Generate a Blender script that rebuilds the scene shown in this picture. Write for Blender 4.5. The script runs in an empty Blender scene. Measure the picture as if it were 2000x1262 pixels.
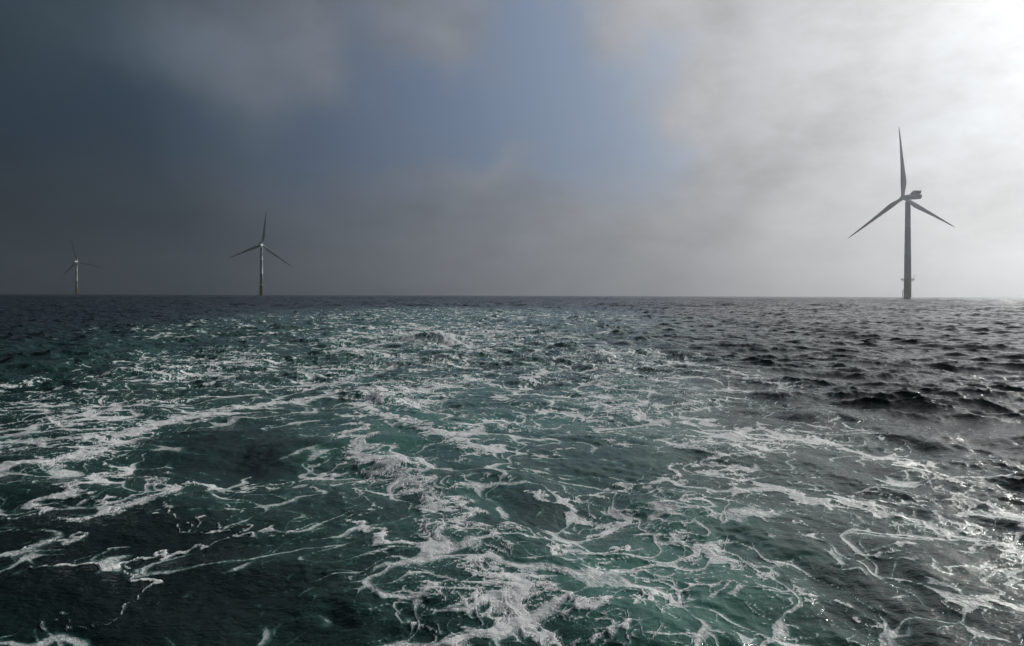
import bpy, bmesh, math, random
import numpy as np
from mathutils import Vector, Matrix

R = math.radians
sc = bpy.context.scene
col = sc.collection

# ------------------------------------------------------------------ camera
CAM_H = 2.3
F_PX = 1333.0                 # focal length in pixels of the 2000 px wide photo
W, H = 2000.0, 1262.0
HORIZON = 576.8               # the lens is shifted down, the camera itself is level
PITCH = 0.0
ROLL = R(0.20)
cam_d = bpy.data.cameras.new("camera")
cam_d.sensor_width = 36.0
cam_d.lens = 36.0 * F_PX / W
cam_d.shift_y = -(H / 2 - HORIZON) / W
cam_d.clip_start = 0.1
cam_d.clip_end = 20000.0
cam = bpy.data.objects.new("camera", cam_d)
col.objects.link(cam)
cam_rot = Matrix.Rotation(R(90) - PITCH, 4, 'X') @ Matrix.Rotation(ROLL, 4, 'Z')
cam.matrix_world = Matrix.Translation((0, 0, CAM_H)) @ cam_rot
sc.camera = cam
CR = np.array(cam_rot.to_3x3())


def ray(px, py):
    v = CR @ np.array([(px - W / 2) / F_PX, -(py - HORIZON) / F_PX, -1.0])
    return v / np.linalg.norm(v)


def at(px, py, z=0.0):
    """point on the mean water level under a place seen from the deck"""
    v = ray(px, py)
    t = (z - CAM_H) / v[2]
    return np.array([v[0] * t, v[1] * t])


# ------------------------------------------------------------------ render settings
sc.view_settings.view_transform = 'Standard'
sc.view_settings.look = 'None'
sc.view_settings.exposure = 0.0
sc.view_settings.gamma = 1.0
sc.render.engine = 'CYCLES'
sc.cycles.use_denoising = True
sc.cycles.denoiser = 'OPENIMAGEDENOISE'
sc.cycles.max_bounces = 6
sc.cycles.diffuse_bounces = 2
sc.cycles.glossy_bounces = 2
sc.cycles.volume_bounces = 1
sc.cycles.transparent_max_bounces = 8
sc.cycles.sample_clamp_indirect = 4.0
sc.cycles.sample_clamp_direct = 60.0
sc.cycles.caustics_reflective = False
sc.cycles.caustics_refractive = False

SUN_AZ, SUN_EL = 46.5, 22.5     # azimuth clockwise from the view axis (+Y)

# ------------------------------------------------------------------ node helpers


class NT:
    def __init__(self, tree):
        self.t = tree
        self.n = tree.nodes
        self.l = tree.links

    def put(self, inp, v):
        if hasattr(v, 'links') or hasattr(v, 'is_output'):
            self.l.new(v, inp)
        elif v is not None:
            inp.default_value = v

    def math(self, op, a, b=None, c=None, clamp=False):
        n = self.n.new('ShaderNodeMath')
        n.operation = op
        n.use_clamp = clamp
        self.put(n.inputs[0], a)
        if b is not None:
            self.put(n.inputs[1], b)
        if c is not None:
            self.put(n.inputs[2], c)
        return n.outputs[0]

    def vmath(self, op, a, b=None, scale=None):
        n = self.n.new('ShaderNodeVectorMath')
        n.operation = op
        self.put(n.inputs[0], a)
        if b is not None:
            self.put(n.inputs[1], b)
        if scale is not None:
            self.put(n.inputs['Scale'], scale)
        return n.outputs['Value'] if op in ('DOT_PRODUCT', 'LENGTH') else n.outputs[0]

    def noise(self, vec, scale, detail=3.0, rough=0.5, dist=0.0, color=False, dim='3D'):
        n = self.n.new('ShaderNodeTexNoise')
        n.noise_dimensions = dim
        self.put(n.inputs['Vector'], vec)
        n.inputs['Scale'].default_value = scale
        n.inputs['Detail'].default_value = detail
        n.inputs['Roughness'].default_value = rough
        n.inputs['Distortion'].default_value = dist
        return n.outputs['Color'] if color else n.outputs['Fac']

    def voronoi(self, vec, scale, feature='DISTANCE_TO_EDGE', dim='2D', rnd=1.0):
        n = self.n.new('ShaderNodeTexVoronoi')
        n.voronoi_dimensions = dim
        n.feature = feature
        self.put(n.inputs['Vector'], vec)
        n.inputs['Scale'].default_value = scale
        n.inputs['Randomness'].default_value = rnd
        return n.outputs['Distance']

    def smooth(self, v, a, b, lo=0.0, hi=1.0):
        n = self.n.new('ShaderNodeMapRange')
        n.interpolation_type = 'SMOOTHSTEP'
        self.put(n.inputs['Value'], v)
        self.put(n.inputs['From Min'], a)
        self.put(n.inputs['From Max'], b)
        n.inputs['To Min'].default_value = lo
        n.inputs['To Max'].default_value = hi
        return n.outputs[0]

    def mix(self, f, a, b, blend='MIX'):
        n = self.n.new('ShaderNodeMix')
        n.data_type = 'RGBA'
        n.blend_type = blend
        n.clamp_factor = True
        self.put(n.inputs[0], f)
        self.put(n.inputs[6], a)
        self.put(n.inputs[7], b)
        return n.outputs[2]

    def ramp(self, f, stops, interp='LINEAR'):
        n = self.n.new('ShaderNodeValToRGB')
        n.color_ramp.interpolation = interp
        e = n.color_ramp.elements
        while len(e) < len(stops):
            e.new(0.5)
        for k, (p, c) in enumerate(stops):
            e[k].position = p
            e[k].color = (*c, 1.0) if len(c) == 3 else c
        self.put(n.inputs[0], f)
        return n.outputs[0]

    def attr(self, name):
        n = self.n.new('ShaderNodeAttribute')
        n.attribute_type = 'GEOMETRY'
        n.attribute_name = name
        return n


# ------------------------------------------------------------------ sky (world)
world = bpy.data.worlds.new("World")
sc.world = world
world.use_nodes = True
nt = NT(world.node_tree)
nt.n.clear()
tc = nt.n.new('ShaderNodeTexCoord')
V = nt.vmath('NORMALIZE', tc.outputs['Generated'])
sx = nt.n.new('ShaderNodeSeparateXYZ')
nt.l.new(V, sx.inputs[0])
az = nt.math('ARCTAN2', sx.outputs[0], sx.outputs[1])
el = nt.math('ARCSINE', sx.outputs[2])
S = (math.sin(R(SUN_AZ)) * math.cos(R(SUN_EL)), math.cos(R(SUN_AZ)) * math.cos(R(SUN_EL)), math.sin(R(SUN_EL)))
th = nt.math('ARCCOSINE', nt.math('MINIMUM', nt.vmath('DOT_PRODUCT', V, S), 0.99999))
thn = nt.math('DIVIDE', th, math.pi)
# soft swirl of the cloud edges
wob = nt.vmath('SUBTRACT', nt.noise(V, 3.2, 5.0, 0.55, color=True), (0.5, 0.5, 0.5))
wobs = nt.n.new('ShaderNodeSeparateXYZ')
nt.l.new(wob, wobs.inputs[0])
azw = nt.math('ADD', az, nt.math('MULTIPLY', wobs.outputs[0], 0.34))
elw = nt.math('ADD', el, nt.math('MULTIPLY', wobs.outputs[1], 0.26))


def blob(px, py, rx, ry, tilt=0.0, soft=1.0):
    """a soft elliptical patch of sky round a direction; sizes in degrees"""
    v = ray(px, py)
    a0, e0 = math.atan2(v[0], v[1]), math.asin(v[2])
    dx = nt.math('SUBTRACT', azw, a0)
    dy = nt.math('SUBTRACT', elw, e0)
    c, s = math.cos(R(tilt)), math.sin(R(tilt))
    u = nt.math('MULTIPLY_ADD', dx, c / R(rx), nt.math('MULTIPLY', dy, s / R(rx)))
    w = nt.math('MULTIPLY_ADD', dx, -s / R(ry), nt.math('MULTIPLY', dy, c / R(ry)))
    d2 = nt.math('MULTIPLY_ADD', u, u, nt.math('MULTIPLY', w, w))
    return nt.math('EXPONENT', nt.math('MULTIPLY', d2, -1.0))


def addup(items):
    acc = None
    for b, w in items:
        x = nt.math('MULTIPLY', b, w)
        acc = x if acc is None else nt.math('ADD', acc, x)
    return acc


blue = addup([
    (blob(820, 240, 11.5, 4.8, 6), 1.0),
    (blob(1120, 140, 4.8, 8.5, -8), 1.0),
    (blob(690, 60, 3.0, 5.5, 10), 0.55),
    (blob(1010, 40, 5.0, 4.0), 0.35),
    (blob(40, 225, 11.0, 4.5), 0.5),
    (blob(440, 300, 10.0, 3.6, -8), 0.6),
    (blob(1190, 270, 6.0, 3.6, 10), 0.6),
    (blob(870, 110, 2.4, 3.2), -0.55),
    (blob(740, 20, 2.6, 2.2), -0.35),
    (blob(900, 335, 4.0, 1.3), -0.6),
    (blob(1345, 215, 2.4, 1.8), -0.6),
    (blob(1225, 70, 2.2, 4.0, -20), -0.40),
    (blob(1110, 40, 1.6, 3.4, -15), -0.28),
    (blob(1290, 300, 3.5, 2.0, 10), 0.35),
    (blob(470, 130, 6.5, 6.5), -0.5),
    (blob(600, 420, 9.0, 4.0), -0.2),
])
n_big = nt.noise(V, 2.3, 4.0, 0.55)
n_fin = nt.noise(nt.vmath('MULTIPLY', V, (1.0, 1.0, 1.7)), 15.0, 6.0, 0.62, 0.3)
n_mid = nt.noise(nt.vmath('MULTIPLY', V, (1.0, 1.0, 2.2)), 6.5, 6.0, 0.6)
blue = nt.math('ADD', blue, nt.math('MULTIPLY', nt.math('SUBTRACT', n_mid, 0.5), 0.85))
blue = nt.math('ADD', blue, nt.math('MULTIPLY', nt.math('SUBTRACT', n_fin, 0.5), 0.40))
blue = nt.math('MULTIPLY', nt.smooth(blue, -0.15, 1.05), nt.smooth(el, R(3.0), R(11.0)))

# light through the cloud veil falls off with the angle from the sun
D = 180.0
lum = nt.ramp(thn, [
    (0.0, (1.15, 1.15, 1.14)), (8 / D, (0.92, 0.92, 0.91)), (15 / D, (0.72, 0.72, 0.715)),
    (22 / D, (0.60, 0.60, 0.605)), (30 / D, (0.44, 0.44, 0.45)),
    (38 / D, (0.305, 0.315, 0.340)), (48 / D, (0.198, 0.216, 0.250)), (60 / D, (0.105, 0.123, 0.150)),
    (72 / D, (0.034, 0.050, 0.066)), (90 / D, (0.020, 0.031, 0.038)), (1.0, (0.022, 0.032, 0.038))])
# darker folds and paler tufts in the veil
folds = addup([
    (blob(1560, 335, 9.0, 1.6, 14), -0.16),
    (blob(1850, 150, 6.0, 2.0, 30), -0.10),
    (blob(1390, 120, 5.0, 3.0, 20), -0.10),
    (blob(1400, 420, 6.0, 1.4, 12), -0.05),
    (blob(1960, 360, 4.0, 2.5, 30), -0.08),
    (blob(1345, 215, 2.2, 1.6), 0.12),
    (blob(1270, 60, 4.0, 5.0), 0.16),
    (blob(860, 110, 2.6, 3.6, 20), 0.10),
    (blob(400, 150, 11.0, 7.0), 0.60),
    (blob(330, 60, 6.0, 3.0), 0.18),
    (blob(880, 330, 4.6, 1.6), 0.08),
    (blob(120, 300, 9.0, 2.0, -5), -0.10),
])
fold_n = nt.math('MULTIPLY', nt.math('SUBTRACT', n_mid, 0.5), 0.68)
fold_b = nt.math('MULTIPLY', nt.math('SUBTRACT', n_big, 0.5), 0.25)
gain = nt.math('ADD', nt.math('ADD', folds, 1.0), nt.math('ADD', fold_n, fold_b))
gain = nt.math('ADD', gain, nt.math('MULTIPLY', nt.math('SUBTRACT', n_fin, 0.5), 0.30))
veil = nt.vmath('SCALE', lum, scale=gain)
sky = nt.n.new('ShaderNodeTexSky')
sky.sky_type = 'NISHITA'
sky.sun_disc = False
sky.sun_elevation = R(SUN_EL)
sky.sun_rotation = R(SUN_AZ)
sky.dust_density = 2.0
nish = nt.vmath('SCALE', sky.outputs[0], scale=0.10)
# the clear gaps are seen through thin high haze, dimmer away from the sun
clear = nt.vmath('MULTIPLY', lum, (0.80, 0.98, 1.24))
clear = nt.vmath('ADD', nt.vmath('SCALE', clear, scale=0.93), nt.vmath('SCALE', nt.vmath('MULTIPLY', nish, lum), scale=0.10))
skycol = nt.mix(blue, veil, clear)
warm = nt.mix(nt.smooth(el, R(0), R(11), 1.0, 0.0), (1, 1, 1, 1), (1.05, 1.0, 0.95, 1))
skycol = nt.mix(1.0, skycol, warm, 'MULTIPLY')
bg = nt.n.new('ShaderNodeBackground')
bg.inputs['Strength'].default_value = 1.0
nt.l.new(skycol, bg.inputs['Color'])
wo = nt.n.new('ShaderNodeOutputWorld')
nt.l.new(bg.outputs[0], wo.inputs['Surface'])

# ------------------------------------------------------------------ sun
sd = bpy.data.lights.new("sun", 'SUN')
sd.energy = 3.3
sd.angle = R(0.5)
sd.color = (1.0, 0.97, 0.92)
so = bpy.data.objects.new("sun", sd)
col.objects.link(so)
so.rotation_euler = Vector((-S[0], -S[1], -S[2])).to_track_quat('-Z', 'Y').to_euler()

# ------------------------------------------------------------------ random fields


def spectrum_field(n, tile, lmin, lmax, power, wind_deg, spread, seed, iso=False):
    """periodic random sea: height and choppy displacement from a directional spectrum"""
    rng = np.random.default_rng(seed)
    k1 = np.fft.fftfreq(n, d=tile / n) * 2 * math.pi
    kx, ky = np.meshgrid(k1, k1, indexing='ij')
    k = np.hypot(kx, ky)
    k[0, 0] = 1.0
    kmin, kmax = 2 * math.pi / lmax, 2 * math.pi / lmin
    band = 1 / (1 + (kmin / k) ** 8) * np.exp(-(k / kmax) ** 4)
    amp = k ** (-power) * band
    if not iso:
        wx, wy = math.cos(R(wind_deg)), math.sin(R(wind_deg))
        c = (kx * wx + ky * wy) / k
        amp = amp * (0.06 + np.abs(c) ** spread) * np.where(c < 0, 0.25, 1.0)
    amp[0, 0] = 0
    ph = rng.normal(size=(n, n)) + 1j * rng.normal(size=(n, n))
    h = np.fft.ifft2(amp * ph)
    sc_ = 1.0 / np.std(h.real)
    spec = amp * ph * sc_
    hz = np.fft.ifft2(spec).real
    dx = np.fft.ifft2(spec * 1j * kx / k).real
    dy = np.fft.ifft2(spec * 1j * ky / k).real
    return [a.astype(np.float32) for a in (hz, dx, dy)]


def sample(a, tile, x, y):
    n = a.shape[0]
    u = (x / tile) % 1.0 * n
    v = (y / tile) % 1.0 * n
    i = np.floor(u).astype(np.int32)
    j = np.floor(v).astype(np.int32)
    fu = (u - i).astype(np.float32)
    fv = (v - j).astype(np.float32)
    i %= n
    j %= n
    i2 = (i + 1) % n
    j2 = (j + 1) % n
    fu = fu * fu * (3 - 2 * fu) * 0.35 + fu * 0.65
    fv = fv * fv * (3 - 2 * fv) * 0.35 + fv * 0.65
    return (a[i, j] * (1 - fu) * (1 - fv) + a[i2, j] * fu * (1 - fv) + a[i, j2] * (1 - fu) * fv + a[i2, j2] * fu * fv)


def smooth01(x, a, b):
    t = np.clip((x - a) / (b - a), 0, 1)
    return t * t * (3 - 2 * t)


# ------------------------------------------------------------------ the sea: one sheet, finer near the boat
QUAL = 1.0
az_f = np.linspace(-52, 52, int(1500 * QUAL))
az_c = np.linspace(52, 308, 66)[1:-1]
azs = np.radians(np.concatenate([az_f, az_c]))
r = [1.2]
while r[-1] < 3000.0:
    k = 0.0042 + 0.004 * min(1.0, max(0.0, (r[-1] - 350) / 600.0))
    r.append(r[-1] * (1 + k / QUAL))
rs = np.array(r)
na, nr = len(azs), len(rs)
AZ, RR = np.meshgrid(azs, rs)
gx = (np.sin(AZ) * RR).ravel()
gy = (np.cos(AZ) * RR).ravel()
rr = RR.ravel()
daz = np.gradient(azs)
cell = np.maximum(RR * daz[None, :], np.gradient(rs)[:, None]).ravel()
N = gx.size


# --- wake layout in metres ------------------------------------------------
def seg_field(pts, widths, x, y):
    """1 on a line, falling to 0 at its width; works on the points near the line only"""
    out = np.zeros_like(x)
    P = [at(*p) for p in pts]
    for k in range(len(P) - 1):
        a, b = P[k], P[k + 1]
        wa = widths[k] if hasattr(widths, '__len__') else widths
        wb = widths[k + 1] if hasattr(widths, '__len__') else widths
        wm = max(wa, wb) * 1.6
        sel = np.nonzero((x > min(a[0], b[0]) - wm) & (x < max(a[0], b[0]) + wm) & (y > min(a[1], b[1]) - wm) & (y < max(a[1], b[1]) + wm))[0]
        if sel.size == 0:
            continue
        d = b - a
        L2 = float(d @ d) + 1e-9
        t = np.clip(((x[sel] - a[0]) * d[0] + (y[sel] - a[1]) * d[1]) / L2, 0, 1)
        dist = np.hypot(x[sel] - a[0] - t * d[0], y[sel] - a[1] - t * d[1])
        w = wa + (wb - wa) * t
        out[sel] = np.maximum(out[sel], np.exp(-(dist / w) ** 2 * 1.3))
    return out


def ell(px, py, rx, ry, x, y, p=2.0):
    """soft ellipse given by a centre and two half sizes seen in the photograph, laid on the water"""
    c = at(px, py)
    ex = at(px + rx, py)[0] - c[0]
    ey = (at(px, py - ry)[1] - at(px, py + ry)[1]) / 2
    cy = (at(px, py - ry)[1] + at(px, py + ry)[1]) / 2
    ang = math.atan2(c[0], c[1])
    # the ellipse keeps its long axis on the sight line
    dx, dy = x - c[0] * cy / c[1], y - cy
    u = (dx - dy * math.tan(ang)) / ex
    v = dy / ey
    return np.exp(-np.power(u * u + v * v, p / 2.0) * 0.9)


# swirling flow that stirs the foam
T1 = 41.0
psi = spectrum_field(512, T1, 1.6, 7.0, 2.2, 0, 0, 11, iso=True)[0]
psi2 = spectrum_field(512, 13.0, 0.35, 1.6, 2.0, 0, 0, 12, iso=True)[0]
gp = np.gradient(psi, T1 / 512)
gp2 = np.gradient(psi2, 13.0 / 512)


def stir(x, y, steps, dt, a1, a2):
    ux, uy = x.copy(), y.copy()
    for _ in range(steps):
        vx = a1 * sample(gp[1], T1, ux, uy) + a2 * sample(gp2[1], 13.0, ux, uy)
        vy = -a1 * sample(gp[0], T1, ux, uy) - a2 * sample(gp2[0], 13.0, ux, uy)
        ux += vx * dt
        uy += vy * dt
    return ux, uy


gx32, gy32 = gx.astype(np.float32), gy.astype(np.float32)
near = rr < 190
wob1 = np.zeros(N, np.float32)
wx, wy = gx32.copy(), gy32.copy()
fx, fy = gx32.copy(), gy32.copy()
nx, ny = gx32[near], gy32[near]
nwx, nwy = stir(nx, ny, 4, 0.010, 1.0, 0.5)       # small wobble for the drawn streaks
nfx, nfy = stir(nx, ny, 9, 0.012, 1.0, 0.10)     # strong stirring for the lace
w3 = spectrum_field(512, 5.3, 0.10, 0.6, 1.3, 0, 0, 13, iso=True)[0]
amp3 = 0.035 + 0.0025 * rr[near]
nwx = nwx + amp3 * sample(w3, 5.3, nx, ny)
nwy = nwy + amp3 * sample(w3, 5.3, ny + 1.7, nx)
dens = np.zeros(nx.size)
aer = np.zeros(nx.size)

LINES = [  # (weight, width in metres, points)
    (1.0, [.30, .34, .32, .34, .40, .42, .40, .42, .36, .30], [(690, 762), (560, 780), (480, 795), (400, 812), (330, 820), (240, 862), (200, 885), (130, 905), (60, 915), (-60, 930)]),
    (.85, .26, [(300, 832), (240, 850), (120, 870), (60, 880), (-60, 895)]),
    (.9, .22, [(420, 770), (300, 790), (180, 815), (60, 830), (-60, 842)]),
    (.8, .30, [(560, 700), (420, 712), (300, 722), (180, 742), (40, 760), (-80, 775)]),
    (.8, .30, [(150, 805), (110, 830), (140, 838)]),
    (.9, [.07, .08, .09, .14, .14, .10, .10, .10, .08, .06, .06], [(225, 890), (240, 920), (262, 935), (290, 943), (340, 948), (420, 950), (480, 950), (530, 945), (580, 932), (640, 915), (690, 895)]),
    (1., [.12, .16, .20, .14, .08], [(335, 950), (325, 975), (275, 985), (235, 998), (185, 985)]),
    (1., [.16, .22, .20, .14, .10, .10], [(185, 930), (160, 955), (125, 985), (60, 1010), (20, 1020), (-40, 1035)]),
    (1., [.04, .15, .12, .04], [(112, 1038), (150, 1025), (200, 1012), (245, 1004)]),
    (.9, [.03, .10, .03], [(96, 1076), (130, 1062), (152, 1052)]),
    (.8, .03, [(-20, 1118), (60, 1098), (100, 1075)]),
    (.86, [.035, .045, .03, .03, .03, .05, .04, .04, .04, .025], [(100, 1125), (150, 1117), (200, 1123), (260, 1118), (300, 1110), (330, 1094), (370, 1075), (420, 1062), (520, 1042), (605, 1030)]),
    (.78, .03, [(318, 995), (333, 1028), (345, 1037), (375, 1045), (420, 1040)]),
    (.76, .028, [(430, 985), (445, 1010), (450, 1052)]),
    (.7, .022, [(300, 1118), (282, 1150), (265, 1180), (240, 1215)]),
    (.7, .022, [(240, 1215), (195, 1235), (150, 1262)]),
    (.55, .03, [(380, 775), (430, 790), (480, 842), (540, 842)]),
    # middle
    (.95, [.22, .20, .28, .36, .36, .34, .30, .26], [(700, 795), (690, 850), (720, 880), (745, 905), (790, 930), (820, 960), (860, 985), (900, 1010)]),
    (.85, [.20, .22, .24, .26, .20, .16], [(900, 1010), (950, 1040), (985, 1075), (950, 1095), (960, 1110), (985, 1125)]),
    (1.0, [.10, .16, .22, .24, .20, .20], [(945, 1100), (950, 1135), (985, 1160), (1000, 1190), (960, 1225), (940, 1262)]),
    (.95, [.07, .09, .08, .11, .09, .08, .10], [(712, 972), (696, 1000), (705, 1030), (728, 1058), (775, 1068), (815, 1055), (845, 1040)]),
    (.8, .09, [(722, 900), (700, 940), (714, 972)]),
    (1., [.22, .26, .22, .26, .24, .12, .08, .06], [(690, 795), (780, 820), (850, 852), (920, 872), (980, 885), (1080, 886), (1140, 876), (1200, 868)]),
    (.9, [.18, .14, .14, .18], [(740, 902), (820, 908), (900, 900), (985, 887)]),
    (.85, [.14, .10, .12, .06], [(850, 850), (960, 830), (1040, 845), (1065, 855)]),
    (.95, [.12, .18, .22, .20], [(1150, 805), (1180, 828), (1188, 855), (1215, 874)]),
    (.8, .22, [(980, 765), (1000, 790), (1060, 790), (1150, 805)]),
    (1., [.05, .08, .09, .10, .14, .12, .06], [(1035, 958), (1080, 974), (1115, 972), (1160, 962), (1230, 946), (1300, 938), (1362, 904)]),
    (1., [.10, .14, .12, .05], [(1120, 985), (1165, 990), (1202, 1008), (1150, 1030)]),
    (.9, [.05, .08, .08, .08, .04], [(1030, 1032), (1080, 1048), (1130, 1066), (1195, 1068), (1205, 1050)]),
    (.75, .05, [(830, 950), (880, 965), (930, 945), (970, 935), (985, 920)]),
    (.75, .04, [(1030, 1150), (1080, 1158), (1150, 1170), (1210, 1182), (1260, 1172), (1330, 1150), (1380, 1140)]),
    (.9, [.08, .1, .06], [(1120, 1160), (1160, 1178), (1185, 1200)]),
    (.75, [.04, .05, .07, .06], [(820, 1085), (815, 1110), (832, 1136), (870, 1140)]),
    (.75, .06, [(870, 1140), (845, 1175), (800, 1195)]),
    (.85, .08, [(760, 1225), (790, 1245), (830, 1262)]),
    (.9, .09, [(1050, 1240), (1090, 1262)]),
    (.8, .07, [(1150, 1262), (1190, 1245), (1230, 1262)]),
    (.6, .04, [(1080, 1112), (1180, 1108), (1200, 1095)]),
    (.6, .035, [(1200, 1112), (1250, 1120), (1320, 1125)]),
    (.65, .05, [(700, 1170), (685, 1150), (720, 1100)]),
    # right
    (1., [.10, .20, .18, .14, .12, .06], [(1290, 862), (1370, 888), (1430, 915), (1500, 945), (1560, 965), (1622, 988)]),
    (.95, [.12, .20, .22, .24, .22, .14, .12, .10], [(1345, 808), (1420, 822), (1500, 838), (1600, 858), (1660, 872), (1750, 895), (1850, 932), (2060, 985)]),
    (.8, .06, [(1318, 842), (1400, 862), (1430, 884), (1500, 892)]),
    (.7, .05, [(1400, 862), (1470, 885), (1500, 892)]),
    (1., [.06, .14, .10, .08, .08, .04], [(1620, 975), (1680, 984), (1705, 996), (1740, 1002), (1780, 1008), (1812, 1016)]),
    (.7, .04, [(1712, 938), (1690, 958), (1668, 972)]),
    (.6, .03, [(1540, 915), (1590, 930), (1600, 945)]),
    (.8, .06, [(1300, 976), (1400, 976), (1440, 985), (1500, 994), (1545, 1012), (1580, 1040), (1640, 1052)]),
    (.8, .06, [(1425, 930), (1452, 965), (1425, 988)]),
    (.75, .06, [(1340, 1080), (1400, 1050), (1440, 1092), (1500, 1110), (1560, 1160)]),
    (.9, [.05, .10, .08], [(1600, 1170), (1640, 1180), (1690, 1205)]),
    (.8, .08, [(1690, 1080), (1800, 1105), (1830, 1080), (1850, 1090)]),
    (.8, .07, [(1850, 1190), (1900, 1180), (1960, 1190), (2040, 1215)]),
    (.9, .14, [(1960, 1070), (2000, 1085), (2060, 1095)]),
    (.8, .12, [(1780, 900), (1850, 950), (1900, 985), (2060, 1010)]),
    (.7, .05, [(1250, 1030), (1320, 1045), (1400, 1080)]),
    # far wake
    (.8, .5, [(1300, 640), (1100, 660), (900, 650), (760, 655)]),
    (1.1, .9, [(800, 648), (850, 665), (900, 672)]),
    (.8, .5, [(980, 700), (860, 700), (760, 712), (600, 760)]),
    (.9, .45, [(850, 755), (740, 765), (700, 790)]),
    (.8, .35, [(1060, 720), (1040, 745), (1000, 765)]),
    (.7, .5, [(1250, 690), (1400, 720), (1550, 760)]),
]
for wgt, wd, pts in LINES:
    dens = np.maximum(dens, wgt * seg_field(pts, wd, nwx, nwy))

AREAS = [  # (amount, centre, half sizes) broad foam cover
    (.80, 880, 690, 470, 66), (.74, 860, 775, 270, 48), (.58, 500, 730, 400, 62), (.64, 1180, 730, 300, 70),
    (.46, 150, 840, 280, 95), (.62, 770, 925, 120, 60), (.64, 850, 1040, 130, 110), (.62, 930, 1180, 190, 120),
    (.60, 1250, 800, 240, 58), (.50, 1500, 860, 260, 56), (.34, 1780, 960, 260, 90), (.46, 1460, 1120, 200, 100),
    (.38, 1850, 1130, 280, 130), (.38, 1620, 1230, 260, 60), (.42, 1200, 1210, 160, 60), (.64, 900, 628, 500, 27),
    (.48, 1280, 1010, 240, 80), (.52, 1060, 850, 220, 55), (.36, 80, 960, 120, 70), (.50, 760, 1150, 100, 90), (.40, 480, 655, 330, 30)]
area = np.zeros(nx.size)
for a, px, py, ax, ay in AREAS:
    area = np.maximum(area, a * ell(px, py, ax, ay, nwx, nwy, 3.0))
HOLES = [(.9, 450, 888, 225, 55), (.8, 790, 838, 92, 38), (.7, 960, 772, 80, 24), (.85, 1240, 905, 130, 27),
         (.85, 1590, 925, 105, 45), (.8, 762, 1012, 48, 36), (.9, 1010, 985, 100, 45), (.6, 1110, 835, 60, 25),
         (.7, 560, 785, 90, 14), (.7, 930, 912, 60, 16), (.9, 300, 1050, 260, 60), (1., 260, 1200, 400, 90),
         (.8, 1120, 1130, 60, 24), (.8, 1260, 1210, 60, 20), (.8, 1400, 1200, 90, 40), (.8, 1550, 1050, 60, 30)]
for a, px, py, ax, ay in HOLES:
    area = area * (1 - a * ell(px, py, ax, ay, nwx, nwy, 4.0))
holes = np.zeros(nx.size)
for a, px, py, ax, ay in HOLES:
    holes = np.maximum(holes, a * ell(px, py, ax, ay, nwx, nwy, 4.0))
rn = rr[near]
web = .35 * (1 - smooth01(nwx - (4.2 + .08 * nwy), 0, 2.5)) * smooth01(nwx + (9.5 + .25 * nwy), 0, 3.0) * (1 - smooth01(nwy, 60, 95))
web = web * (1 - .85 * holes) * (1 - .38 * ell(250, 1140, 450, 210, nwx, nwy, 4.0))
area = np.maximum(area, web)
dens = np.clip(np.maximum(dens, area) + 0.25 * dens * area, 0, 1.1)
AER = [(.95, 850, 720, 560, 110), (1., 850, 840, 330, 120), (.85, 1200, 850, 270, 130), (.35, 300, 760, 400, 120),
       (.85, 1330, 1130, 330, 190), (.5, 950, 1100, 350, 200), (.15, 350, 930, 300, 110), (.3, 1750, 1150, 300, 150),
       (.85, 900, 645, 620, 46), (.35, 1650, 900, 260, 80)]
for a, px, py, ax, ay in AER:
    aer = np.maximum(aer, a * ell(px, py, ax, ay, nwx, nwy, 2.4))
aer *= 1 - 0.97 * ell(200, 1170, 470, 190, nwx, nwy, 4)
aer *= 1 - 0.6 * ell(450, 900, 220, 60, nwx, nwy, 4)
aer *= 1 - 0.5 * ell(1030, 1000, 100, 40, nwx, nwy, 3)

# lace: zero lines of random fields of several sizes, read through the stirred water
cn = cell[near]


def iso(tile, n, lmin, lmax, seed, x, y):
    f = spectrum_field(n, tile, lmin, lmax, 1.4, 0, 0, seed, iso=True)[0]
    return sample(f, tile, x, y)


def fil(g, w):
    return np.exp(-(g / w) ** 2)


def fade(l):
    return 1 - smooth01(cn, l * .18, l * .8)


g1 = iso(37.0, 512, 1.5, 3.2, 21, nfx, nfy)
g1b = iso(29.0, 512, 1.2, 2.6, 22, nfx, nfy)
g2 = iso(17.0, 512, .55, 1.3, 23, nfx, nfy)
g2b = iso(19.0, 512, .45, 1.1, 29, nfx, nfy)
g3 = iso(7.3, 512, .18, .55, 24, nfx, nfy)
g3b = iso(6.1, 512, .15, .45, 25, nfx, nfy)
g4 = iso(2.9, 512, .05, .16, 26, nfx, nfy)
body = iso(47.0, 512, 1.4, 6.0, 27, nwx, nwy)
body2 = iso(15.0, 512, .35, 1.4, 28, nfx, nfy)
wv = np.clip(1 + .45 * body2, .35, 2.2)
g0 = iso(61.0, 512, 3.0, 6.5, 30, nfx, nfy)
fr_ = smooth01(rn, 18, 45)
l1 = np.maximum(fil(g1, .15 * wv), .96 * fil(g1b, .13 * wv))
wv2 = np.clip(1 + .5 * g3 * fade(.3) + .3 * g1b, .3, 2.0)
l2 = np.maximum(fil(g2, .155 * wv2), fil(g2b, .135 * wv2)) * fade(.9)
l3 = np.maximum(fil(g3, .24), fil(g3b, .24)) * fade(.3)
l4 = fil(g4, .3) * fade(.1)
lace = np.maximum(np.maximum(np.maximum(l1 * (1 - .15 * fr_), fr_ * fil(g0, .2 * wv)), .81 * l2 * (1 - .35 * fr_)), np.maximum(.70 * l3, .55 * l4))
raw = dens * .95 + lace * .84 + (.10 * body + .07 * body2 * fade(.9)) * (.35 + .65 * smooth01(dens, .3, .55)) + .05 * g3 * fade(.3) - 0.90
raw = np.where(dens < .10, -1 + (raw + 1) * smooth01(dens, .03, .10), raw)
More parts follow.
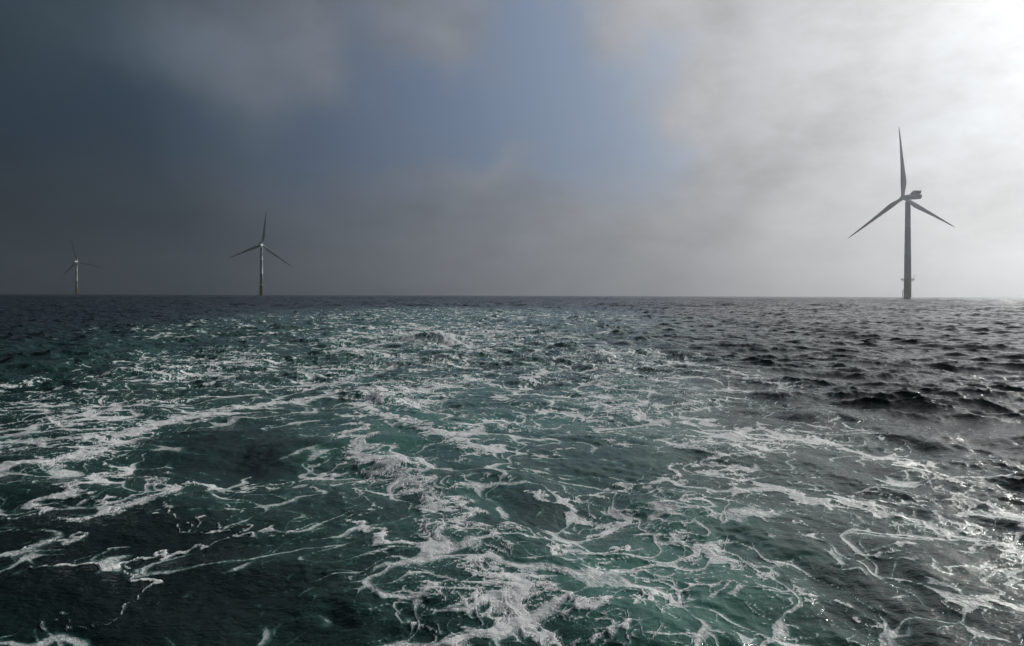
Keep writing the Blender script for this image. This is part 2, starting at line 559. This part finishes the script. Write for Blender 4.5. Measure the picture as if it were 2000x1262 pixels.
aer = np.clip(aer * np.clip(1 + .20 * body + .10 * body2, .72, 1.4), 0, 1.2)
dn = np.zeros(N, np.float32)
dn[near] = dens
fr = np.full(N, -1, np.float32)
fr[near] = raw
ae = np.zeros(N, np.float32)
ae[near] = aer
dome = np.zeros(N, np.float32)
dome[near] = np.sqrt(g1 * g1 + .05) - .8 + .5 * (np.sqrt(g1b * g1b + .05) - .8)
fx[near], fy[near] = nfx, nfy
bx, by = gx32.copy(), gy32.copy()
bx[near], by[near] = nwx, nwy

# --- waves ----------------------------------------------------------------
edge_n = 1.2 * sample(psi, T1, gx32, gy32)
wakem = (1 - smooth01(gx + edge_n - (4.0 + .08 * gy), 0, 4.0)) * smooth01(gx + edge_n + (11 + .30 * gy), 0, 4.0) * (1 - smooth01(gy + 2 * edge_n, 75, 120))
wakem = np.maximum(wakem, smooth01(ae, 0.3, 0.8)).astype(np.float32)
farw = smooth01(rr, 9, 26)
SEAS_FAR = [  # long waves that stand for the whole sea far out: tile, lmin, lmax, rms, seed, from, to
    (211.0, 3.5, 12.0, .13, 31, 50, 150),
    (640.0, 10.0, 34.0, .27, 32, 220, 560),
    (2100.0, 33.0, 110.0, .35, 33, 800, 1800)]
SEAS = [  # tile, n, lmin, lmax, power, wind, spread, rms height, chop, seed, wake factor near, wake factor far
    (173.0, 512, 7.0, 26.0, 2.4, 205, 4.0, 0.046, 0.9, 1, .4, .8),
    (53.0, 1024, 1.7, 7.5, 2.3, 218, 3.6, 0.052, 1.35, 2, .20, .35),
    (11.7, 1024, 0.25, 1.8, 2.1, 224, 2.0, 0.042, 1.3, 3, .09, .28),
    (3.1, 512, 0.05, 0.30, 1.9, 210, 0.8, 0.0085, 0.9, 4, .18, .4)]
hz = np.zeros(N, np.float32)
dx = np.zeros(N, np.float32)
dy = np.zeros(N, np.float32)
for tile, n, lmin, lmax, power, wind, spread, rms, chop, seed, wn, wf in SEAS:
    fz, fdx, fdy = spectrum_field(n, tile, lmin, lmax, power, wind, spread, seed)
    lmid = math.sqrt(lmin * lmax)
    lod = 1 - smooth01(cell, lmid * 0.5, lmid * 2.4)
    m = (rms * lod * (1 - wakem * (1 - (wn + (wf - wn) * farw)))).astype(np.float32)
    sel = np.nonzero(m > 1e-5)[0]
    x, y = gx32[sel], gy32[sel]
    hz[sel] += m[sel] * sample(fz, tile, x, y)
    dx[sel] += m[sel] * chop * sample(fdx, tile, x, y)
    dy[sel] += m[sel] * chop * sample(fdy, tile, x, y)
for tile, lmin, lmax, rms, seed, r0, r1 in SEAS_FAR:
    fz, fdx, fdy = spectrum_field(512, tile, lmin, lmax, 1.7, 220, 2.5, seed)
    m = (rms * smooth01(rr, r0, r1) * (1 - .35 * wakem)).astype(np.float32)
    sel = np.nonzero(m > 1e-5)[0]
    x, y = gx32[sel], gy32[sel]
    hz[sel] += m[sel] * sample(fz, tile, x, y)
    dx[sel] += m[sel] * sample(fdx, tile, x, y)
    dy[sel] += m[sel] * sample(fdy, tile, x, y)
# churned, rounded boils in the wake
bz, bdx, bdy = spectrum_field(512, 23.0, 1.1, 4.5, 2.4, 0, 0, 7, iso=True)
bm = (wakem * (0.022 + 0.024 * farw) * (1 - smooth01(cell, .4, 1.4))).astype(np.float32)
hz += bm * sample(bz, 23.0, bx, by)
dx += bm * 0.7 * sample(bdx, 23.0, bx, by)
dy += bm * 0.7 * sample(bdy, 23.0, bx, by)


def bump(px, py, rx, ry, hgt):
    c = at(px, py)
    s = np.exp(-(((gx - c[0]) / rx) ** 2 + ((gy - c[1]) / ry) ** 2))
    return hgt * s


hz += wakem * (0.020 + 0.034 * farw) * dome * (1 - smooth01(cell, .4, 1.4))
hz += 0.014 * np.clip(fr + .1, 0, .6) * 1.6 * (1 - smooth01(rr, 20, 60))
hz += bump(1150, 1010, .5, .7, -.10) + bump(1000, 930, .6, .5, .08) + bump(770, 905, .5, .4, .07)
hz += bump(840, 668, 2.2, 1.0, .45) + bump(440, 900, 1.6, .9, -.10) + bump(780, 860, 1.2, .6, .06)
hz += bump(1880, 800, 1.6, .7, .15) + bump(1640, 775, 1.6, .8, .12)

verts = np.empty((N + 1, 3), np.float32)
verts[:N, 0] = gx32 + dx
verts[:N, 1] = gy32 + dy
verts[:N, 2] = hz
verts[N] = (0, 0, 0)
ii = (np.arange(nr - 1)[:, None] * na + np.arange(na)[None, :])
jn = (np.arange(na) + 1) % na
a = ii
b = np.arange(nr - 1)[:, None] * na + jn[None, :]
c = b + na
d = a + na
quads = np.stack([a, d, c, b], -1).reshape(-1, 4)
tris = np.stack([np.arange(na), jn, np.full(na, N)], -1)
nq, ntri = len(quads), len(tris)
me = bpy.data.meshes.new("water")
me.vertices.add(N + 1)
me.vertices.foreach_set("co", verts.ravel())
me.loops.add(nq * 4 + ntri * 3)
me.loops.foreach_set("vertex_index", np.concatenate([quads.ravel(), tris.ravel()]).astype(np.int32))
me.polygons.add(nq + ntri)
starts = np.concatenate([np.arange(nq) * 4, nq * 4 + np.arange(ntri) * 3]).astype(np.int32)
me.polygons.foreach_set("loop_start", starts)
me.polygons.foreach_set("use_smooth", np.ones(nq + ntri, bool))
me.update(calc_edges=True)


def add_attr(name, arr):
    at_ = me.attributes.new(name, 'FLOAT', 'POINT')
    at_.data.foreach_set("value", np.append(arr, 0).astype(np.float32))


add_attr("foam", dn)
add_attr("raw", fr)
add_attr("aeration", ae)
crest = np.clip(hz / 0.2, -1, 1)
add_attr("crest", crest)
fl = me.attributes.new("flow", 'FLOAT_VECTOR', 'POINT')
fv = np.zeros((N + 1, 3), np.float32)
fv[:N, 0] = fx
fv[:N, 1] = fy
fl.data.foreach_set("vector", fv.ravel())
wl = me.attributes.new("rest", 'FLOAT_VECTOR', 'POINT')
fv[:N, 0] = gx32
fv[:N, 1] = gy32
wl.data.foreach_set("vector", fv.ravel())
sea = bpy.data.objects.new("water", me)
col.objects.link(sea)
sea["kind"] = "structure"
sea["label"] = "dark green choppy sea with white foam streaks of a boat wake"

# ------------------------------------------------------------------ water material
mw = bpy.data.materials.new("sea_water")
mw.use_nodes = True
nt = NT(mw.node_tree)
nt.n.clear()
flow = nt.attr("flow").outputs['Vector']
rest = nt.attr("rest").outputs['Vector']
foam_a = nt.attr("foam").outputs['Fac']
aer_a = nt.attr("aeration").outputs['Fac']
crest_a = nt.attr("crest").outputs['Fac']
dist = nt.vmath('LENGTH', rest)


def warp(vec, scale, amt, detail=3.0, rough=0.5):
    nn = nt.vmath('SUBTRACT', nt.noise(vec, scale, detail, rough, color=True, dim='2D'), (0.5, 0.5, 0.5))
    return nt.vmath('ADD', vec, nt.vmath('SCALE', nn, scale=amt))


raw_a = nt.attr("raw").outputs['Fac']
fine = nt.noise(rest, 20.0, 5.0, 0.65, 0.4, dim='2D')
nearf = nt.smooth(dist, 5, 30, 1.0, 0.12)
raw = nt.math('MULTIPLY_ADD', nt.math('SUBTRACT', fine, 0.5), nt.math('MULTIPLY', nearf, 0.40), raw_a)
foam = nt.smooth(raw, -0.03, 0.09)
thick = nt.smooth(raw, 0.0, 0.42)
pores = nt.voronoi(rest, 46.0, 'F1')
pore = nt.math('MAXIMUM', nt.smooth(pores, 0.08, 0.28, 0.62, 1.0), nt.smooth(dist, 6, 11))
cover = nt.math('MULTIPLY', nt.math('MULTIPLY', foam, pore), nt.smooth(fine, 0.25, 0.6, 0.66, 0.95))
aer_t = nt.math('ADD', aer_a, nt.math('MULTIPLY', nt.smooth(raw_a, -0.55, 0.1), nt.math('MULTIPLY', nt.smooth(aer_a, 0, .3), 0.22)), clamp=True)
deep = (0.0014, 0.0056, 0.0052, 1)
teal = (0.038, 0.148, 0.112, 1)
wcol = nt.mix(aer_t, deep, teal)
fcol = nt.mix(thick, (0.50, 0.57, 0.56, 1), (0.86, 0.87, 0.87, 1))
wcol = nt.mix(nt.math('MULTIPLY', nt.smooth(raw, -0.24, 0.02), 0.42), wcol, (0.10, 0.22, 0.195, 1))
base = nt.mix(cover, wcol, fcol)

# ripples finer than the mesh
rip1 = nt.noise(nt.vmath('MULTIPLY', rest, (1.0, 1.3, 1.0)), 13.0, 4.0, 0.62, 0.3, dim='2D')
h = nt.math('MULTIPLY', rip1, nt.smooth(aer_a, 0.05, 0.5, 0.014, 0.006))
h = nt.math('ADD', h, nt.math('MULTIPLY', thick, nt.smooth(dist, 8, 40, 0.020, 0.012)))
bp = nt.n.new('ShaderNodeBump')
bp.inputs['Distance'].default_value = 1.0
nt.put(bp.inputs['Strength'], nt.smooth(dist, 20, 160, 1.0, 0.5))
nt.put(bp.inputs['Height'], h)
# far off the waves are finer than the mesh: their slopes go into the normal
sl = nt.vmath('SUBTRACT', nt.noise(nt.vmath('MULTIPLY', rest, (0.8, 1.5, 1.0)), 0.9, 5.0, 0.72, color=True, dim='2D'), (0.5, 0.5, 0.5))
sl = nt.vmath('MULTIPLY', sl, (1.0, 1.0, 0.0))
nrm = nt.vmath('NORMALIZE', nt.vmath('ADD', bp.outputs[0], nt.vmath('SCALE', sl, scale=nt.math('MULTIPLY', nt.smooth(dist, 15, 220, 0.0, 2.6), nt.smooth(aer_a, 0.1, 0.6, 1.0, 0.55)))))
pb = nt.n.new('ShaderNodeBsdfPrincipled')
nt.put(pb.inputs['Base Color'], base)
wr = nt.smooth(dist, 8, 500, 0.05, 0.18)
rough = nt.math('ADD', nt.math('MULTIPLY', wr, nt.math('SUBTRACT', 1.0, cover)), nt.math('MULTIPLY', cover, 0.62))
nt.put(pb.inputs['Roughness'], rough)
pb.inputs['IOR'].default_value = 1.333
pb.inputs['Specular IOR Level'].default_value = 0.32
nt.l.new(nrm, pb.inputs['Normal'])
mo = nt.n.new('ShaderNodeOutputMaterial')
nt.l.new(pb.outputs[0], mo.inputs['Surface'])
me.materials.append(mw)


# ------------------------------------------------------------------ turbine materials
def paint(name, colr, rough=0.45, dirt=0.25, dirt_col=(0.25, 0.24, 0.2)):
    m = bpy.data.materials.new(name)
    m.use_nodes = True
    t = NT(m.node_tree)
    t.n.clear()
    tcn = t.n.new('ShaderNodeTexCoord').outputs['Object']
    streaky = t.noise(t.vmath('MULTIPLY', tcn, (1.0, 1.0, 0.12)), 1.1, 5.0, 0.6)
    f = t.math('MULTIPLY', t.smooth(streaky, 0.45, 0.75), dirt)
    c_ = t.mix(f, (*colr, 1), (*dirt_col, 1))
    p = t.n.new('ShaderNodeBsdfPrincipled')
    t.put(p.inputs['Base Color'], c_)
    p.inputs['Roughness'].default_value = rough
    o = t.n.new('ShaderNodeOutputMaterial')
    t.l.new(p.outputs[0], o.inputs['Surface'])
    return m


M_tower = paint("light_grey_tower_paint", (0.60, 0.63, 0.64), 0.62, 0.12)
M_blade = paint("grey_blade_gelcoat", (0.48, 0.51, 0.52), 0.7, 0.1)
M_yel = paint("yellow_marine_paint", (0.78, 0.47, 0.03), 0.5, 0.3, (0.22, 0.13, 0.05))
M_steel = paint("galvanised_steel", (0.32, 0.33, 0.33), 0.5, 0.3)
M_dark = paint("dark_radiator", (0.05, 0.055, 0.06), 0.5, 0.1)
M_growth = paint("wet_marine_growth", (0.04, 0.045, 0.025), 0.6, 0.5, (0.015, 0.02, 0.012))


def mesh_obj(name, bm, mat, parent):
    bmesh.ops.recalc_face_normals(bm, faces=bm.faces)
    m = bpy.data.meshes.new(name)
    bm.to_mesh(m)
    bm.free()
    m.materials.append(mat)
    o = bpy.data.objects.new(name, m)
    col.objects.link(o)
    if parent:
        o.parent = parent
    return o


def ring_loft(bm, rings, cap=True, smooth=True):
    vs = [[bm.verts.new(p) for p in rg] for rg in rings]
    n = len(rings[0])
    for k in range(len(vs) - 1):
        for j in range(n):
            f = bm.faces.new((vs[k][j], vs[k][(j + 1) % n], vs[k + 1][(j + 1) % n], vs[k + 1][j]))
            f.smooth = smooth
    if cap:
        bm.faces.new(vs[0][::-1])
        bm.faces.new(vs[-1])


def lathe(bm, prof, seg=40, org=(0, 0, 0), axis='Z'):
    rings = []
    for rad, z in prof:
        rg = []
        for j in range(seg):
            a_ = 2 * math.pi * j / seg
            if axis == 'Z':
                rg.append((org[0] + rad * math.cos(a_), org[1] + rad * math.sin(a_), org[2] + z))
            else:
                rg.append((org[0] + rad * math.cos(a_), org[1] + z, org[2] + rad * math.sin(a_)))
        rings.append(rg)
    ring_loft(bm, rings)


def tube(bm, a_, b_, rad, seg=8):
    a_, b_ = Vector(a_), Vector(b_)
    d_ = (b_ - a_).normalized()
    up = Vector((0, 0, 1)) if abs(d_.z) < 0.9 else Vector((1, 0, 0))
    u_ = d_.cross(up).normalized()
    v_ = d_.cross(u_)
    rings = [[p + u_ * rad * math.cos(2 * math.pi * j / seg) + v_ * rad * math.sin(2 * math.pi * j / seg) for j in range(seg)] for p in (a_, b_)]
    ring_loft(bm, rings)


def box(bm, x0, x1, y0, y1, z0, z1):
    ring_loft(bm, [[(x0, y0, z), (x1, y0, z), (x1, y1, z), (x0, y1, z)] for z in (z0, z1)], smooth=False)


HUB_Z = 82.3
TILT = R(5)


def blade_bm():
    """blade along +Z from the rotor centre, rotor axis +Y; airfoil sections, twist, taper, prebend"""
    bm = bmesh.new()
    st = [  # radius, chord, thickness ratio, twist deg, offset of the leading edge
        (1.2, 2.3, 1.0, 0, .5), (3.0, 2.35, .98, 8, .5), (5.5, 2.7, .75, 14, .44), (8.5, 3.45, .48, 15, .37), (11.5, 3.95, .36, 13, .33),
        (15, 3.75, .30, 10, .32), (20, 3.15, .26, 7.5, .32), (26, 2.55, .23, 5, .31), (32, 2.05, .21, 3, .31), (38, 1.65, .19, 1.5, .31),
        (44, 1.28, .18, .5, .31), (49, .95, .17, 0, .31), (52.5, .66, .16, -.5, .32), (54.8, .38, .15, -1, .35), (56, .10, .15, -1, .5)]
    n = 20
    rings = []
    for rad, ch, tr, tw, le in st:
        rg = []
        rnd = min(1.0, max(0.0, (tr - .36) / .6))
        for j in range(n):
            a_ = 2 * math.pi * j / n
            cx = 0.5 * math.cos(a_)
            foil = (0.5 * math.sin(a_)) * (1 - 0.75 * (0.5 - cx) ** 1.3 * (1 - rnd)) if cx < .5 else 0.0
            x_ = (cx + 0.5 - (1 - le)) * ch
            y_ = foil * ch * tr
            t_ = R(tw + 6)
            X = -x_ * math.cos(t_) - y_ * math.sin(t_)
            Y = x_ * math.sin(t_) - y_ * math.cos(t_)
            pre = 2.2 * (rad / 56) ** 2.2
            rg.append((X * 1.2, Y + pre, rad * 1.02))
        rings.append(rg)
    ring_loft(bm, rings)
    return bm


def make_turbine():
    root = bpy.data.objects.new("wind_turbine", None)
    col.objects.link(root)
    # foundation: yellow transition piece, dark growth near the water
    bm = bmesh.new()
    lathe(bm, [(2.62, 1.6), (2.62, 15.0), (2.72, 15.05), (2.72, 15.6), (2.62, 15.65), (2.62, 16.3)], 48)
    tp = mesh_obj("transition_piece", bm, M_yel, root)
    bm = bmesh.new()
    lathe(bm, [(2.56, -6.0), (2.56, 1.62)], 48)
    mesh_obj("monopile", bm, M_growth, root)
    # tower
    bm = bmesh.new()
    prof = []
    for z0, z1 in ((16.3, 36), (36, 58), (58, 78.4)):
        f = lambda z: 2.55 - (z - 16.3) / (78.4 - 16.3) * 0.66 if z > 36 else 2.55 - (z - 16.3) / (78.4 - 16.3) * 0.5
        prof += [(f(z0), z0), (f(z1 - .2), z1 - .2), (f(z1 - .2) + .03, z1 - .16), (f(z1 - .2) + .03, z1 - .04)]
    prof.append((1.90, 78.4))
    lathe(bm, prof, 48)
    tw = mesh_obj("tower", bm, M_tower, root)
    bm = bmesh.new()
    box(bm, -.5, .5, -2.62, -2.40, 16.9, 19.1)
    mesh_obj("door", bm, M_steel, tw)
    # platform with railing, bracing and a davit crane
    bm = bmesh.new()
    lathe(bm, [(2.64, 15.72), (4.85, 15.72), (4.85, 16.12), (2.64, 16.12)], 24)
    pf = mesh_obj("platform", bm, M_steel, root)
    bm = bmesh.new()
    n = 24
    for j in range(n):
        a0, a1 = 2 * math.pi * j / n, 2 * math.pi * (j + 1) / n
        p0 = (4.75 * math.cos(a0), 4.75 * math.sin(a0))
        p1_ = (4.75 * math.cos(a1), 4.75 * math.sin(a1))
        tube(bm, (*p0, 16.12), (*p0, 17.25), .035, 6)
        for z in (16.65, 17.22):
            tube(bm, (*p0, z), (*p1_, z), .032, 6)
    mesh_obj("railing", bm, M_yel, pf)
    for j in range(8):
        a0 = 2 * math.pi * (j + .5) / 8
        bm = bmesh.new()
        tube(bm, (2.6 * math.cos(a0), 2.6 * math.sin(a0), 14.3), (4.6 * math.cos(a0), 4.6 * math.sin(a0), 15.75), .10, 8)
        mesh_obj("bracket", bm, M_yel, pf)
    bm = bmesh.new()
    tube(bm, (3.6, -2.2, 16.1), (3.6, -2.2, 18.6), .12)
    tube(bm, (3.6, -2.2, 18.6), (5.2, -3.0, 19.3), .09)
    mesh_obj("davit_crane", bm, M_yel, pf)
    # boat landing: two fender tubes and a ladder on the left side
    bl = bpy.data.objects.new("boat_landing", None)
    col.objects.link(bl)
    bl.parent = root
    bl.rotation_euler = (0, 0, R(185))
    for s in (-.8, .8):
        bm = bmesh.new()
        tube(bm, (3.95, s, -2.0), (3.95, s, 7.2), .22, 12)
        tube(bm, (3.95, s, 7.1), (2.5, s, 8.2), .20, 12)
        for z in (.9, 3.4, 6.2):
            tube(bm, (3.95, s, z), (2.4, s * .9, z), .13, 8)
        mesh_obj("fender_tube", bm, M_yel, bl)
    bm = bmesh.new()
    for s in (-.25, .25):
        tube(bm, (3.5, s, -1.0), (3.5, s, 9.6), .05, 6)
        tube(bm, (3.5, s, 9.5), (2.6, s, 9.7), .05, 6)
    for k in range(34):
        tube(bm, (3.5, -.25, -.8 + k * .31), (3.5, .25, -.8 + k * .31), .025, 6)
    mesh_obj("ladder", bm, M_steel, bl)
    # nacelle head, tilted; axis +Y is the rotor side
    head = bpy.data.objects.new("nacelle", None)
    bm = bmesh.new()
    hw = 2.0
    prof = [(-13.7, .5, .5, .3), (-13.5, 1.1, 1.15, .28), (-13.0, 1.6, 1.65, .2), (-12.0, 1.92, 1.95, .1), (-11.0, 2.0, 2.05, .05), (-6, 2.0, 2.05, 0), (-1, 2.0, 2.0, 0), (1.6, 1.9, 1.85, 0), (2.9, 1.6, 1.6, 0), (3.6, 1.5, 1.5, 0)]
    rings = []
    for y, a_, b_, z in prof:
        rg = []
        for j in range(28):
            t_ = 2 * math.pi * j / 28
            cx, sz = math.cos(t_), math.sin(t_)
            e = 0.55
            rg.append((a_ * abs(cx) ** e * (1 if cx > 0 else -1), y, z + b_ * abs(sz) ** e * (1 if sz > 0 else -1)))
        rings.append(rg)
    ring_loft(bm, rings)
    nac = mesh_obj("nacelle", bm, M_tower, root)
    bpy.data.objects.remove(head)
    nac.location = (0, 0, HUB_Z - .2)
    nac.rotation_euler = (TILT * 1.0, 0, 0)
    # cooler top: two raked side fins carrying the radiator
    for s in (-1, 1):
        bm = bmesh.new()
        pts = [(-4.2, 1.9), (-5.2, 3.0), (-7.0, 4.35), (-8.6, 4.75), (-11.7, 4.75), (-11.0, 2.7), (-10.2, 1.95)]
        x0, x1 = (s * 1.86, s * 2.02) if s > 0 else (s * 2.02, s * 1.86)
        ring_loft(bm, [[(x, y, z) for y, z in pts] for x in (x0, x1)], smooth=False)
        mesh_obj("cooler_fin", bm, M_dark, nac)
    bm = bmesh.new()
    ring_loft(bm, [[(x, y, z) for y, z in [(-7.2, 2.75), (-7.9, 4.5), (-11.5, 4.6), (-10.9, 2.75)]] for x in (-1.84, 1.84)], smooth=False)
    mesh_obj("radiator", bm, M_dark, nac)
    bm = bmesh.new()
    tube(bm, (.9, -11.3, 4.6), (.9, -11.3, 5.7), .05, 6)
    mesh_obj("wind_vane", bm, M_steel, nac)
    # hub and blades
    bm = bmesh.new()
    lathe(bm, [(1.55, 2.95), (1.75, 3.2), (1.95, 4.2), (1.95, 5.3), (1.7, 6.1), (1.15, 6.8), (.5, 7.15), (.06, 7.22)], 32, axis='Y')
    hub = mesh_obj("hub", bm, M_tower, root)
    hub.location = (0, .7 * math.cos(TILT), HUB_Z - .2 + .7 * math.sin(TILT))
    hub.rotation_euler = (TILT, 0, 0)
    proto = mesh_obj("blade", blade_bm(), M_blade, root)
    blades = [proto] + [proto.copy() for _ in range(2)]
    for b_ in blades[1:]:
        col.objects.link(b_)
        b_.parent = root
    return root, blades


def pose(blades, delta):
    for k, b_ in enumerate(blades):
        m_ = Matrix.Translation((0, 0, HUB_Z - .2)) @ Matrix.Rotation(TILT, 4, 'X') @ Matrix.Translation((0, 5.3, 0)) @ Matrix.Rotation(R(delta + 120 * k), 4, 'Y')
        b_.matrix_local = m_


def copy_tree(o, parent=None):
    c_ = o.copy()
    col.objects.link(c_)
    c_.parent = parent
    for ch in list(o.children):
        copy_tree(ch, c_)
    return c_


root, blades = make_turbine()
SPOTS = [
    # px of the tower, forward distance, blade turn, label
    (1772.6, 548.0, -6.5, "largest and nearest offshore wind turbine, dark against bright haze, ladder on its yellow base"),
    (510.3, 1105.0, 7.0, "middle-sized offshore wind turbine with a sunlit right edge and one blade leaning slightly right"),
    (149.3, 1692.0, -16.0, "smallest and faintest offshore wind turbine, almost lost in the dark haze at far left"),
]
YAW = R(10)      # all rotors face the same wind
roots = [root] + [copy_tree(root) for _ in SPOTS[1:]]
for rt, (px, Y, dl, lab) in zip(roots, SPOTS):
    v = ray(px, 577)
    rt.location = (v[0] / v[1] * Y, Y, 0)
    rt.rotation_euler = (0, 0, YAW)
    bl = sorted([c_ for c_ in rt.children if c_.name.startswith("blade")], key=lambda o: o.name)
    pose(bl, dl)
    rt["label"] = lab
    rt["category"] = "wind turbine"
    rt["group"] = "offshore wind turbines standing in the sea"

# ------------------------------------------------------------------ haze
bm = bmesh.new()
box(bm, -3150, 3150, -3150, 3150, -7.5, 165)
mh = bpy.data.materials.new("sea_haze")
mh.use_nodes = True
mh.node_tree.nodes.clear()
vol = mh.node_tree.nodes.new('ShaderNodeVolumePrincipled')
vol.inputs['Color'].default_value = (0.45, 0.485, 0.52, 1)
vol.inputs['Density'].default_value = 0.00026
vol.inputs['Anisotropy'].default_value = 0.75
out = mh.node_tree.nodes.new('ShaderNodeOutputMaterial')
mh.node_tree.links.new(vol.outputs[0], out.inputs['Volume'])
hz_o = mesh_obj("haze", bm, mh, None)
hz_o["kind"] = "stuff"
hz_o["label"] = "thin pale sea haze that fades the distant turbines"
hz_o["category"] = "haze"
